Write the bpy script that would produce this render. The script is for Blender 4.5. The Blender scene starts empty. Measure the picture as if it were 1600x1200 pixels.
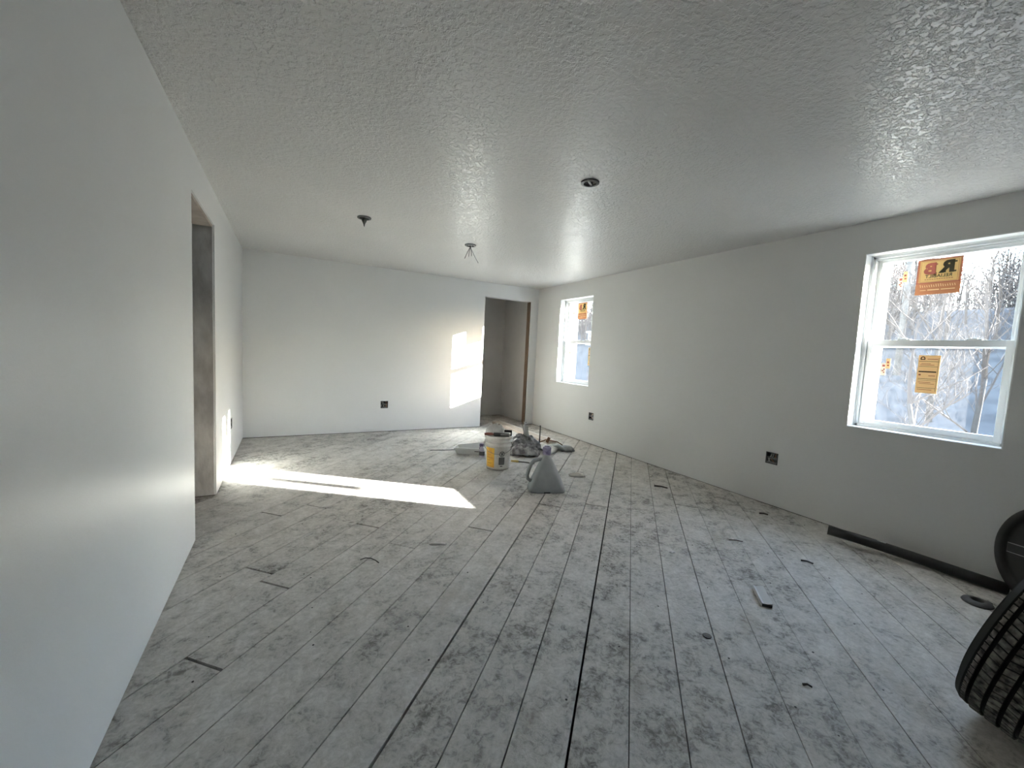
import bpy, bmesh, math, random
from mathutils import Vector, Matrix, Euler
R = math.radians
D = bpy.data
C = bpy.context.scene.collection
S = bpy.context.scene
random.seed(7)

# ---------------------------------------------------------------- camera (solved from the room's edges)
F_PX, YAW, PITCH, ROLL, CAM_H = 639.0, 0.5037, -0.0783, 0.0492, 1.3047
fw = Vector((math.sin(YAW)*math.cos(PITCH), math.cos(YAW)*math.cos(PITCH), math.sin(PITCH)))
rt0 = Vector((math.cos(YAW), -math.sin(YAW), 0)); up0 = rt0.cross(fw)
rt = math.cos(ROLL)*rt0 + math.sin(ROLL)*up0
up = -math.sin(ROLL)*rt0 + math.cos(ROLL)*up0
cam = D.cameras.new('camera'); cam.sensor_fit = 'HORIZONTAL'; cam.sensor_width = 36
cam.lens = F_PX/1600*36; cam.clip_start = 0.03; cam.clip_end = 500
cam_o = D.objects.new('camera', cam); C.objects.link(cam_o)
M = Matrix((rt, up, -fw)).transposed().to_4x4(); M.translation = (0, 0, CAM_H)
cam_o.matrix_world = M
S.camera = cam_o

# ---------------------------------------------------------------- sky, sun, exposure
SUN = Vector((1.0, -0.769, 0.335)).normalized()      # towards the sun, from the sun patches
SUN_E, SKY_K, EXPOSURE = 158.0, 6.2, 0.43
wd = D.worlds.new('world'); S.world = wd; wd.use_nodes = True
nt = wd.node_tree; bg = nt.nodes['Background']
sky = nt.nodes.new('ShaderNodeTexSky'); sky.sky_type = 'NISHITA'; sky.sun_disc = False
sky.sun_elevation = math.asin(SUN.z); sky.sun_rotation = math.atan2(SUN.x, SUN.y)
sky.air_density = 1.0; sky.dust_density = 0.4; sky.ozone_density = 1.5
tint = nt.nodes.new('ShaderNodeMixRGB'); tint.blend_type = 'MULTIPLY'; tint.inputs[0].default_value = 1; tint.inputs[2].default_value = (1.20, 1.0, .85, 1)
nt.links.new(sky.outputs[0], tint.inputs[1]); nt.links.new(tint.outputs[0], bg.inputs[0]); bg.inputs[1].default_value = SKY_K
sl = D.lights.new('sun', 'SUN'); sl.energy = SUN_E; sl.angle = R(0.55); sl.color = (1, 0.93, 0.82)
so = D.objects.new('sun', sl); C.objects.link(so); so.location = (20, -15, 12)
so.rotation_euler = SUN.to_track_quat('Z', 'Y').to_euler()
vs = S.view_settings; vs.view_transform = 'Standard'; vs.look = 'None'; vs.exposure = EXPOSURE; vs.gamma = 1
vs.use_curve_mapping = False

# ---------------------------------------------------------------- helpers
class MB:
    def __init__(s): s.v = []; s.f = []
    def add(s, vs_, fs):
        n = len(s.v); s.v += [tuple(v) for v in vs_]; s.f += [tuple(i+n for i in f) for f in fs]; return s
    def box(s, x0, x1, y0, y1, z0, z1, m=None):
        p = [Vector((x, y, z)) for z in (z0, z1) for y in (y0, y1) for x in (x0, x1)]
        if m is not None: p = [m @ q for q in p]
        return s.add(p, [(0,2,3,1),(4,5,7,6),(0,1,5,4),(2,6,7,3),(0,4,6,2),(1,3,7,5)])
    def tube(s, pts, rad, n=8, cap=True):
        pts = [Vector(p) for p in pts]
        rads = rad if isinstance(rad, (list, tuple)) else [rad]*len(pts)
        vv = []; ref = None
        for i, p in enumerate(pts):
            t = (pts[min(i+1, len(pts)-1)] - pts[max(i-1, 0)]).normalized()
            if ref is None: ref = Vector((0,0,1)) if abs(t.z) < .9 else Vector((1,0,0))
            a = (ref - t*ref.dot(t)).normalized(); ref = a; b = t.cross(a)
            for k in range(n):
                g = 2*math.pi*k/n; vv.append(p + (a*math.cos(g) + b*math.sin(g))*rads[i])
        ff = [(i*n+k, i*n+(k+1)%n, (i+1)*n+(k+1)%n, (i+1)*n+k) for i in range(len(pts)-1) for k in range(n)]
        if cap: ff += [tuple(range(n-1, -1, -1)), tuple((len(pts)-1)*n+k for k in range(n))]
        return s.add(vv, ff)
    def lathe(s, prof, n=32, m=None, a0=0.0, a1=2*math.pi):
        full = abs(a1-a0-2*math.pi) < 1e-6; k = n if full else n+1
        vv = []
        for r, z in prof:
            for i in range(k):
                g = a0 + (a1-a0)*i/n; q = Vector((r*math.cos(g), r*math.sin(g), z)); vv.append(m @ q if m is not None else q)
        ff = []
        for j in range(len(prof)-1):
            for i in range(n):
                i2 = (i+1) % k
                ff.append((j*k+i, j*k+i2, (j+1)*k+i2, (j+1)*k+i))
        return s.add(vv, ff)
    def prism(s, poly, z0, z1, m=None):
        n = len(poly); p = [Vector((x, y, z0)) for x, y in poly] + [Vector((x, y, z1)) for x, y in poly]
        if m is not None: p = [m @ q for q in p]
        return s.add(p, [tuple(range(n-1, -1, -1)), tuple(range(n, 2*n))] + [(i, (i+1) % n, n+(i+1) % n, n+i) for i in range(n)])
    def build(s, name, mat, parent=None, smooth=False, bevel=0.0, kind=None):
        me = D.meshes.new(name); me.from_pydata(s.v, [], s.f); me.update()
        bm = bmesh.new(); bm.from_mesh(me); bmesh.ops.recalc_face_normals(bm, faces=bm.faces); bm.to_mesh(me); bm.free()
        if smooth:
            for q in me.polygons: q.use_smooth = True
        me.materials.append(mat)
        o = D.objects.new(name, me); C.objects.link(o)
        if parent: o.parent = parent
        if bevel:
            b = o.modifiers.new('bevel', 'BEVEL'); b.width = bevel; b.segments = 2; b.limit_method = 'ANGLE'
        if kind: o['kind'] = kind
        return o

def tag(o, label, cat, group=None):
    o['label'] = label; o['category'] = cat
    if group: o['group'] = group
    return o
def thing(name, label, cat, loc=(0,0,0), rz=0.0, group=None, rot=None):
    o = D.objects.new(name, None); C.objects.link(o); o.empty_display_size = .1
    o.location = loc; o.rotation_euler = rot if rot else (0, 0, rz)
    return tag(o, label, cat, group)
def struct_empty(name):
    o = D.objects.new(name, None); C.objects.link(o); o['kind'] = 'structure'; return o

def slab(u0, u1, v0, v1, d0, d1, holes, to3):
    """thick wall with rectangular holes; to3(u,v,d) gives the point"""
    us = sorted({u0, u1, *[h[0] for h in holes], *[h[1] for h in holes]}); us = [u for u in us if u0 <= u <= u1]
    vs_ = sorted({v0, v1, *[h[2] for h in holes], *[h[3] for h in holes]}); vs_ = [v for v in vs_ if v0 <= v <= v1]
    def solid(i, j):
        if i < 0 or j < 0 or i >= len(us)-1 or j >= len(vs_)-1: return False
        u = (us[i]+us[i+1])/2; v = (vs_[j]+vs_[j+1])/2
        return not any(h[0] < u < h[1] and h[2] < v < h[3] for h in holes)
    m = MB(); idx = {}
    def V(i, j, d):
        k = (i, j, d)
        if k not in idx: idx[k] = len(m.v); m.v.append(tuple(to3(us[i], vs_[j], d)))
        return idx[k]
    for i in range(len(us)-1):
        for j in range(len(vs_)-1):
            if not solid(i, j): continue
            m.f.append((V(i,j,d0), V(i+1,j,d0), V(i+1,j+1,d0), V(i,j+1,d0)))
            m.f.append((V(i,j,d1), V(i,j+1,d1), V(i+1,j+1,d1), V(i+1,j,d1)))
            for di, dj, a, b in ((-1,0,(i,j),(i,j+1)), (1,0,(i+1,j+1),(i+1,j)), (0,-1,(i+1,j),(i,j)), (0,1,(i,j+1),(i+1,j+1))):
                if not solid(i+di, j+dj): m.f.append((V(*a,d0), V(*b,d0), V(*b,d1), V(*a,d1)))
    return m

# ---------------------------------------------------------------- materials
def mat(name, col, rough=.6, metal=0.0, spec=.5, var=0.0, vscale=8.0, bump=0.0, bscale=60.0, trans=0.0, col2=None, detail=4.0, stretch=None):
    m = D.materials.new(name); m.use_nodes = True; t = m.node_tree; b = t.nodes['Principled BSDF']
    b.inputs['Roughness'].default_value = rough; b.inputs['Metallic'].default_value = metal
    b.inputs['Specular IOR Level'].default_value = spec
    c1 = (*col, 1)
    if trans: b.inputs['Transmission Weight'].default_value = trans
    if var or bump or col2:
        geo = t.nodes.new('ShaderNodeNewGeometry'); src = geo.outputs['Position']
        if stretch:
            mp = t.nodes.new('ShaderNodeMapping'); mp.inputs['Scale'].default_value = stretch
            t.links.new(src, mp.inputs['Vector']); src = mp.outputs[0]
    if var or col2:
        n = t.nodes.new('ShaderNodeTexNoise'); n.inputs['Scale'].default_value = vscale; n.inputs['Detail'].default_value = detail
        t.links.new(src, n.inputs['Vector'])
        rp = t.nodes.new('ShaderNodeValToRGB')
        lo = tuple(max(0, c*(1-var)) for c in col) if not col2 else col2
        rp.color_ramp.elements[0].position = .35; rp.color_ramp.elements[1].position = .65
        rp.color_ramp.elements[0].color = (*lo, 1); rp.color_ramp.elements[1].color = c1
        t.links.new(n.outputs['Fac'], rp.inputs[0]); t.links.new(rp.outputs[0], b.inputs['Base Color'])
    else: b.inputs['Base Color'].default_value = c1
    if bump:
        n2 = t.nodes.new('ShaderNodeTexNoise'); n2.inputs['Scale'].default_value = bscale; n2.inputs['Detail'].default_value = 3
        t.links.new(src, n2.inputs['Vector'])
        bp = t.nodes.new('ShaderNodeBump'); bp.inputs['Strength'].default_value = bump; bp.inputs['Distance'].default_value = .01
        t.links.new(n2.outputs['Fac'], bp.inputs['Height']); t.links.new(bp.outputs[0], b.inputs['Normal'])
    return m

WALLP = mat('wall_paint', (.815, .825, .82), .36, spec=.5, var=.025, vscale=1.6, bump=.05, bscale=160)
WALLR = mat('wall_paint_shaded', (.68, .68, .66), .5, spec=.35, var=.03, vscale=1.4, bump=.05, bscale=160)  # same wall paint, darkened in colour for the backlit window wall
DARKGAP = mat('dark_void', (.02, .018, .015), .95, spec=.1)
STUD = mat('rough_stud', (.20, .14, .095), .85, spec=.2, var=.5, vscale=5, bump=.3, bscale=40, stretch=(14, 14, 1.2))
MUDSTUD = mat('mudded_jamb', (.74, .74, .73), .85, spec=.2, col2=(.46, .455, .45), vscale=7, detail=8, bump=.25, bscale=30, stretch=(1, 1, .45))
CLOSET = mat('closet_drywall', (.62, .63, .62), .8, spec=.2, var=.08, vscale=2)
PVC = mat('white_vinyl', (.86, .87, .86), .35, spec=.5)
PVCG = mat('vinyl_liner', (.66, .68, .68), .4, spec=.5)
BLACKM = mat('black_mark', (.02, .02, .02), .6)

def ceiling_mat():
    m = D.materials.new('knockdown_ceiling'); m.use_nodes = True; t = m.node_tree; b = t.nodes['Principled BSDF']
    L = t.links.new; N = t.nodes.new
    geo = N('ShaderNodeNewGeometry')
    n1 = N('ShaderNodeTexNoise'); n1.inputs['Scale'].default_value = 44; n1.inputs['Detail'].default_value = 3; n1.inputs['Roughness'].default_value = .6; n1.inputs['Distortion'].default_value = .25
    L(geo.outputs['Position'], n1.inputs['Vector'])
    r1 = N('ShaderNodeMapRange'); r1.inputs['From Min'].default_value = .42; r1.inputs['From Max'].default_value = .60; r1.interpolation_type = 'SMOOTHSTEP'
    L(n1.outputs['Fac'], r1.inputs['Value'])
    n2 = N('ShaderNodeTexNoise'); n2.inputs['Scale'].default_value = 120; n2.inputs['Detail'].default_value = 3
    L(geo.outputs['Position'], n2.inputs['Vector'])
    mx = N('ShaderNodeMath'); mx.operation = 'MULTIPLY_ADD'; mx.inputs[1].default_value = .25
    L(n2.outputs['Fac'], mx.inputs[0]); L(r1.outputs[0], mx.inputs[2])
    bp = N('ShaderNodeBump'); bp.inputs['Strength'].default_value = .7; bp.inputs['Distance'].default_value = .006
    L(mx.outputs[0], bp.inputs['Height']); L(bp.outputs[0], b.inputs['Normal'])
    n3 = N('ShaderNodeTexNoise'); n3.inputs['Scale'].default_value = 1.3; n3.inputs['Detail'].default_value = 4
    L(geo.outputs['Position'], n3.inputs['Vector'])
    rp = N('ShaderNodeValToRGB'); rp.color_ramp.elements[0].position = .3; rp.color_ramp.elements[1].position = .7
    rp.color_ramp.elements[0].color = (.60, .595, .58, 1); rp.color_ramp.elements[1].color = (.645, .635, .62, 1)
    L(n3.outputs['Fac'], rp.inputs[0]); L(rp.outputs[0], b.inputs['Base Color'])
    b.inputs['Roughness'].default_value = .29; b.inputs['Specular IOR Level'].default_value = .5
    return m
CEIL = ceiling_mat()

def floor_mat():
    m = D.materials.new('dusty_plank'); m.use_nodes = True; t = m.node_tree; b = t.nodes['Principled BSDF']
    L = t.links.new; N = t.nodes.new
    geo = N('ShaderNodeNewGeometry')
    mp = N('ShaderNodeMapping'); mp.inputs['Rotation'].default_value = (0, 0, R(-45)); L(geo.outputs['Position'], mp.inputs['Vector'])
    ms = N('ShaderNodeMapping'); ms.inputs['Scale'].default_value = (1, 3.2, 1); L(mp.outputs[0], ms.inputs['Vector'])
    def noise(sc, det, ro, src, dist=0.0):
        n = N('ShaderNodeTexNoise'); n.inputs['Scale'].default_value = sc; n.inputs['Detail'].default_value = det
        n.inputs['Roughness'].default_value = ro; n.inputs['Distortion'].default_value = dist; L(src, n.inputs['Vector']); return n.outputs['Fac']
    def mr(v, a, b_, lo, hi):
        q = N('ShaderNodeMapRange'); q.inputs['From Min'].default_value = a; q.inputs['From Max'].default_value = b_
        q.inputs['To Min'].default_value = lo; q.inputs['To Max'].default_value = hi; L(v, q.inputs['Value']); return q.outputs[0]
    def mth(op, a, b_):
        q = N('ShaderNodeMath'); q.operation = op
        for i, x in ((0, a), (1, b_)):
            if hasattr(x, 'links') or not isinstance(x, (int, float)): L(x, q.inputs[i])
            else: q.inputs[i].default_value = x
        return q.outputs[0]
    big = mr(noise(1.1, 4, .55, geo.outputs['Position']), .34, .64, 0, 1)
    mid = mr(noise(7.5, 8, .72, geo.outputs['Position'], .4), .40, .60, 0, 1)
    fine = mr(noise(38, 6, .7, geo.outputs['Position'], .8), .38, .62, 0, 1)
    streak = mr(noise(6, 6, .65, ms.outputs[0]), .36, .64, 0, 1)
    f = mth('ADD', mth('MULTIPLY', mid, .34), mth('MULTIPLY', fine, .34))
    f = mth('ADD', f, mth('MULTIPLY', streak, .12)); f = mth('ADD', f, mth('MULTIPLY', big, .22))
    oi = N('ShaderNodeObjectInfo'); rnd = mr(oi.outputs['Random'], 0, 1, -.10, .10)
    f = mth('ADD', f, rnd)
    rp = N('ShaderNodeValToRGB'); e = rp.color_ramp.elements
    e[0].position = .10; e[0].color = (.165, .157, .142, 1); e[1].position = .92; e[1].color = (.65, .625, .585, 1)
    k = e.new(.42); k.color = (.455, .435, .40, 1)
    L(f, rp.inputs[0])
    # brown bare wood showing here and there
    br = mr(noise(1.7, 3, .5, ms.outputs[0]), .60, .74, 0, .45)
    mixc = N('ShaderNodeMixRGB'); mixc.inputs[2].default_value = (.30, .26, .205, 1); L(br, mixc.inputs[0]); L(rp.outputs[0], mixc.inputs[1])
    L(mixc.outputs[0], b.inputs['Base Color'])
    b.inputs['Roughness'].default_value = .75; b.inputs['Specular IOR Level'].default_value = .25
    bp = N('ShaderNodeBump'); bp.inputs['Strength'].default_value = .25; bp.inputs['Distance'].default_value = .004
    L(mth('ADD', fine, streak), bp.inputs['Height']); L(bp.outputs[0], b.inputs['Normal'])
    return m
PLANK = floor_mat()

def glass_mat():
    m = D.materials.new('dusty_glass'); m.use_nodes = True; t = m.node_tree; t.nodes.clear(); L = t.links.new; N = t.nodes.new
    out = N('ShaderNodeOutputMaterial')
    tr = N('ShaderNodeBsdfTransparent'); tr.inputs[0].default_value = (.83, .87, .90, 1)
    gl = N('ShaderNodeBsdfGlossy'); gl.inputs['Roughness'].default_value = .02
    fr = N('ShaderNodeFresnel'); gb = N('ShaderNodeNewGeometry'); ir = N('ShaderNodeMapRange'); ir.inputs['To Min'].default_value = 1.45; ir.inputs['To Max'].default_value = 1/1.45
    L(gb.outputs['Backfacing'], ir.inputs['Value']); L(ir.outputs[0], fr.inputs[0])
    m1 = N('ShaderNodeMixShader'); L(fr.outputs[0], m1.inputs[0]); L(tr.outputs[0], m1.inputs[1]); L(gl.outputs[0], m1.inputs[2])
    tl = N('ShaderNodeBsdfTranslucent'); tl.inputs[0].default_value = (.92, .94, 1, 1)
    geo = N('ShaderNodeNewGeometry'); mp = N('ShaderNodeMapping'); mp.inputs['Scale'].default_value = (1, 9, 2.2); mp.inputs['Rotation'].default_value = (R(35), 0, 0)
    L(geo.outputs['Position'], mp.inputs['Vector'])
    n = N('ShaderNodeTexNoise'); n.inputs['Scale'].default_value = 5; n.inputs['Detail'].default_value = 8; n.inputs['Roughness'].default_value = .7; n.inputs['Distortion'].default_value = 1.2
    L(mp.outputs[0], n.inputs['Vector'])
    mr = N('ShaderNodeMapRange'); mr.inputs['From Min'].default_value = .35; mr.inputs['From Max'].default_value = .72; mr.inputs['To Min'].default_value = .0012; mr.inputs['To Max'].default_value = .0055
    L(n.outputs['Fac'], mr.inputs['Value'])
    m2 = N('ShaderNodeMixShader'); L(mr.outputs[0], m2.inputs[0]); L(m1.outputs[0], m2.inputs[1]); L(tl.outputs[0], m2.inputs[2])
    L(m2.outputs[0], out.inputs[0])
    return m
GLASS = glass_mat()
def paper_mat(name, col, tw):
    m = D.materials.new(name); m.use_nodes = True; t = m.node_tree; t.nodes.clear(); L = t.links.new; N = t.nodes.new
    out = N('ShaderNodeOutputMaterial'); d = N('ShaderNodeBsdfDiffuse'); d.inputs[0].default_value = (*col, 1)
    tl = N('ShaderNodeBsdfTranslucent'); tl.inputs[0].default_value = (*col, 1)
    mx = N('ShaderNodeMixShader'); mx.inputs[0].default_value = tw
    L(d.outputs[0], mx.inputs[1]); L(tl.outputs[0], mx.inputs[2]); L(mx.outputs[0], out.inputs[0]); return m

# ---------------------------------------------------------------- room
XL, XR, YB, H = -0.5115, 3.9384, 6.309, 2.44
XO = 4.28                       # outside face of the window wall
Y0, YC, XH = -4.2, 7.46, -1.9   # wall behind camera, closet back, hall beyond the left doorway
WIN = [(0.73, 1.553, .842, 2.197), (4.79, 5.622, .842, 2.197)]
OUT_R = [(2.094, .441), (4.678, .412)]
OUT_B = [(1.288, .415)]
OUT_L = [(5.09, .418)]
OB = .054
GAP = .007

# floor: dark void below with every plank a child
PW, PC0, SQ = .193, -.113, math.sqrt(2)
fl = MB().box(XH-.2, XO, Y0-.2, YC+.2, -.16, -.03).build('floor', DARKGAP); fl['kind'] = 'structure'
def clip(poly, axis, val, keep_less):
    out = []
    for i in range(len(poly)):
        a, b = poly[i], poly[(i+1) % len(poly)]
        ia = (a[axis] <= val) == keep_less; ib = (b[axis] <= val) == keep_less
        if ia: out.append(a)
        if ia != ib:
            t = (val-a[axis])/(b[axis]-a[axis]); out.append((a[0]+t*(b[0]-a[0]), a[1]+t*(b[1]-a[1])))
    return out
joints = {-13: [2.38, 6.1], -12: [2.625, 5.3], -9: [1.675, 2.48, 5.9], -10: [1.752, 4.9], -8: [1.153, 4.6], -3: [3.408, 6.6, 1.0],
          -1: [3.577, 6.9], -5: [2.742, 6.2], -7: [2.307, 5.4, .4], -19: [4.03], -18: [4.4], -15: [4.80, 3.158], -2: [5.2], -4: [4.7], -6: [4.3],
          0: [5.0], 1: [4.2], 2: [4.6], 3: [3.9], 4: [.2], 5: [4.1], 6: [.6], 7: [3.8], 8: [3.3], -11: [4.1], -14: [5.0], -16: [3.6], -17: [4.9]}
WIDE = {-4: .005, -3: .011, 0: .009, -7: .005, -2: .005, -8: .006, -10: .0045, 1: .0035, 2: .0045, 3: .005, -12: .006, -13: .004, -5: .004}   # seam at the low side of row k
rs = random.Random(3)
seams = {k: WIDE.get(k, rs.choice([.0018, .0026, .0034, .0042, .005])) for k in range(-40, 36)}
for k in range(-35, 29):
    js = sorted(joints.get(k, [rs.uniform(-2, 1.5), rs.uniform(3, 7)]))
    ends = [-6.0] + js + [9.5]
    c0 = PC0 + PW*k + seams[k]/2; c1 = PC0 + PW*(k+1) - seams[k+1]/2
    for a, b in zip(ends[:-1], ends[1:]):
        g = rs.uniform(.002, .006) if k not in (-13, -12, -10, -9, -8, -3, -1, -5) else rs.uniform(.010, .016)
        sk = rs.uniform(-.0006, .0006)
        q = [(a+g/2, c0+sk), (b-g/2, c0-sk), (b-g/2, c1-sk), (a+g/2, c1+sk)]
        poly = [((t+c)/SQ, (t-c)/SQ) for t, c in q]
        for ax, v, kl in ((0, XH-.1, False), (0, XR+.2, True), (1, Y0-.1, False), (1, YC+.1, True)):
            if len(poly) >= 3: poly = clip(poly, ax, v, kl)
        if len(poly) < 3: continue
        zt = rs.uniform(-.0012, .0)
        MB().prism(poly, -.028, zt).build('plank', PLANK, fl)
# nail heads at the joists
nm = MB(); rn = random.Random(5)
for k in range(-22, 14):
    for j in range(-2, 18):
        xj = -.3 + .406*j
        for s_ in (.035, .15):
            if rn.random() < .68: continue
            c = PC0 + PW*k + s_ + rn.uniform(-.012, .012); x = xj + rn.uniform(-.02, .02); y = x - c*SQ
            if not (XL+.05 < x < XR-.05 and .3 < y < YB-.05): continue
            r_ = rn.uniform(.0028, .0048)
            nm.prism([(x+r_*math.cos(g*math.pi/3), y+r_*math.sin(g*math.pi/3)) for g in range(6)], -.004, .0006)
nm.build('nail_heads', mat('rusty_nail', (.03, .027, .024), .8), fl, kind='stuff')

# ceiling with holes for the three round boxes
CB = [(1.735, 2.222, 0), (1.735, 4.238, 1), (.595, 3.972, 2)]
ce = slab(XH-.2, XO, Y0-.2, YC+.2, H, H+.2, [(x-.036, x+.036, y-.036, y+.036) for x, y, _ in CB], lambda u, v, d: (u, v, d)).build('ceiling', CEIL); ce['kind'] = 'structure'

def holes_out(lst): return [(u-OB+.004, u+OB-.004, z-OB+.004, z+OB-.004) for u, z in lst]
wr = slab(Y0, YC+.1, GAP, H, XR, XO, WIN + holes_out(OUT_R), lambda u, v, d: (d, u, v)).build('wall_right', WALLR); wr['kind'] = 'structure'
MB().box(XR+.013, XO, Y0, YC, -.03, GAP).build('sole_plate', DARKGAP, wr)
wf = slab(XL, XR, GAP, H, YB, YB+.118, [(2.887, 3.786, -1, 2.205)] + holes_out(OUT_B), lambda u, v, d: (u, d, v)).build('wall_far', WALLP); wf['kind'] = 'structure'
MB().box(XL, 2.875, YB+.013, YB+.10, -.03, GAP).build('sole_plate', DARKGAP, wf)
MB().box(3.800, XR, YB+.013, YB+.10, -.03, GAP).build('sole_plate', DARKGAP, wf)
MB().box(3.772, 3.786, YB+.012, YB+.106, .0, 2.20).build('jamb_stud', STUD, wf)
MB().box(2.887, 2.893, YB+.012, YB+.106, .0, 2.25).build('jamb_stud', STUD, wf)
wl = slab(Y0, YC+.1, GAP, H, XL-.15, XL, [(3.162, 4.05, -1, 2.183)] + holes_out(OUT_L), lambda u, v, d: (d, u, v)).build('wall_left', WALLP); wl['kind'] = 'structure'
MB().box(XL-.13, XL-.013, Y0, 3.15, -.03, GAP).build('sole_plate', DARKGAP, wl)
MB().box(XL-.13, XL-.013, 4.062, YC, -.03, GAP).build('sole_plate', DARKGAP, wl)
MB().box(XL-.136, XL-.013, 4.030, 4.05, .012, 2.17).build('jamb_stud', MUDSTUD, wl)
MB().box(XL-.136, XL-.013, 3.162, 3.182, .012, 2.17).build('jamb_stud', MUDSTUD, wl)
MB().box(XL-.136, XL-.013, 3.162, 4.05, 2.163, 2.183).build('header', mat('header_board', (.42, .37, .32), .85, var=.2), wl)
wb = MB().box(XH, XO, Y0-.15, Y0, 0, H).build('wall_back', WALLP); wb['kind'] = 'structure'
# closet and hall shells
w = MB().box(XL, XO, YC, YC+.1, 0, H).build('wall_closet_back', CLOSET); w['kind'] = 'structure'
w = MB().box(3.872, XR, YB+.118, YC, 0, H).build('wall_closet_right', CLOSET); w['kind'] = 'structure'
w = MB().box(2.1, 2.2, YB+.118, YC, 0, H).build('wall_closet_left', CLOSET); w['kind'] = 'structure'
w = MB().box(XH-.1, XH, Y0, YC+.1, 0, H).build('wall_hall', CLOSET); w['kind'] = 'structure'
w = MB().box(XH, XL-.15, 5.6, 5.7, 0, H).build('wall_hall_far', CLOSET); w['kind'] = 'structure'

# ---------------------------------------------------------------- windows
def window(name, y0, y1, z0, z1):
    w_ = struct_empty(name); w_.location = (XR, (y0+y1)/2, z0)
    hw = (y1-y0)/2; hh = z1-z0
    def P(nm, boxes, m, par=w_, bev=.0015):
        q = MB()
        for b in boxes: q.box(*b)
        return q.build(nm, m, par, bevel=bev)
    a, bx = .098, .195          # frame depth range measured from the inside wall face
    e = XO - XR + .004
    P('jamb', [(a, bx, -hw, -hw+.034, 0, hh)], PVCG); P('jamb', [(a, bx, hw-.034, hw, 0, hh)], PVCG)
    P('jamb_stop', [(a-.006, a+.012, -hw, -hw+.016, 0, hh)], PVC); P('jamb_stop', [(a-.006, a+.012, hw-.016, hw, 0, hh)], PVC)
    P('track_fin', [(a+.046, a+.050, hw-.046, hw-.034, .03, hh-.03)], PVC); P('track_fin', [(a+.046, a+.050, -hw+.034, -hw+.046, .03, hh-.03)], PVC)
    P('head', [(a, bx, -hw, hw, hh-.030, hh), (a+.02, a+.026, -hw+.034, hw-.034, hh-.042, hh-.03)], PVCG)
    P('head_stop', [(a-.006, a+.012, -hw, hw, hh-.014, hh)], PVC)
    P('sill', [(a, bx, -hw, hw, 0, .026)], PVCG)
    P('exterior_jamb', [(bx, e, -hw, -hw+.034, 0, hh)], PVC); P('exterior_jamb', [(bx, e, hw-.050, hw, 0, hh)], PVC)
    P('exterior_head', [(bx, e, -hw, hw, hh-.03, hh)], PVC); P('exterior_sill', [(bx, e+.03, -hw, hw, 0, .026)], PVC)
    # inside liner boards of the opening
    P('reveal', [(0, a, hw-.006, hw, 0, hh)], PVC, bev=0); P('reveal', [(0, a, -hw, -hw+.006, 0, hh)], PVC, bev=0)
    P('reveal', [(0, a, -hw, hw, hh-.006, hh)], PVC, bev=0); P('stool', [(-.003, a, -hw, hw, 0, .007)], PVC, bev=0)
    def sash(nm, d0, d1, zb, zt, stl, rb, rtp):
        s_ = P(nm, [(d0, d1, -hw+.030, -hw+.030+stl, zb, zt), (d0, d1, hw-.030-stl, hw-.030, zb, zt),
                    (d0, d1, -hw+.030+stl, hw-.030-stl, zb, zb+rb), (d0, d1, -hw+.030+stl, hw-.030-stl, zt-rtp, zt)], PVC)
        dm = (d0+d1)/2
        P('pane', [(dm-.002, dm+.002, -hw+.030+stl-.004, hw-.030-stl+.004, zb+rb-.004, zt-rtp+.004)], GLASS, s_, 0)
        return s_
    lo = sash('lower_sash', a+.012, a+.044, .026, .694, .037, .040, .046)
    up_ = sash('upper_sash', a+.052, a+.084, .640, hh-.030, .030, .050, .028)
    for sy in (-.20, .16):
        P('latch', [(a+.014, a+.050, sy-.035, sy+.035, .694, .703), (a+.02, a+.04, sy-.012, sy+.012, .703, .710)], PVC, lo)
    return w_
for i, wv in enumerate(WIN): window('window_%d' % (i+1), *wv)
GX_U, GX_L = XR+.098+.068, XR+.098+.028      # glass planes


# ---------------------------------------------------------------- outside
def ground_z(x, y):
    t = max(0.0, min(1.0, (x-17)/17.0)); h = t*t*(3-2*t)*5.6
    return -.75 + h + .25*math.sin(x*.35+y*.2) * t + .12*math.sin(y*.5)*t
g = MB(); nx, ny = 60, 60
for i in range(nx+1):
    for j in range(ny+1):
        x = 4.3 + (i/nx)**1.5*116; y = -60 + j*150/ny
        g.v.append((x, y, ground_z(x, y)))
for i in range(nx):
    for j in range(ny):
        q = i*(ny+1)+j; g.f.append((q, q+ny+1, q+ny+2, q+1))
gr = g.build('ground', mat('winter_hillside', (.052, .051, .052), .95, spec=.1, col2=(.026, .026, .027), vscale=1.6, detail=8), smooth=True); gr['kind'] = 'structure'
BARK = mat('grey_bark', (.035, .033, .032), .9, spec=.1, var=.3)
TWIG = mat('brown_twigs', (.04, .034, .032), .9, spec=.1)
def branch(mb, p, d, L, r, depth, rg, n=4):
    segs = 3; pts = [p]; rad = [r]; q = p.copy(); dd = d.copy()
    for i in range(segs):
        dd = (dd + Vector((rg.uniform(-.16,.16), rg.uniform(-.16,.16), rg.uniform(-.05,.14)))).normalized()
        q = q + dd*L/segs; pts.append(q.copy()); rad.append(r*(1-.5*(i+1)/segs))
    mb.tube(pts, rad, n, cap=False)
    if depth == 0: return
    for k in range(rg.choice((4, 4, 5))):
        t = rg.uniform(.3, 1.0); j = min(segs-1, int(t*segs)); s_ = pts[j].lerp(pts[j+1], t*segs-j)
        ax = Vector((rg.uniform(-1,1), rg.uniform(-1,1), rg.uniform(-.15,.75)))
        nd = (dd*.65 + ax.normalized()*.85).normalized()
        branch(mb, s_, nd, L*rg.uniform(.45, .72), max(.0035, rad[j]*.48), depth-1, rg, 3)
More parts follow.
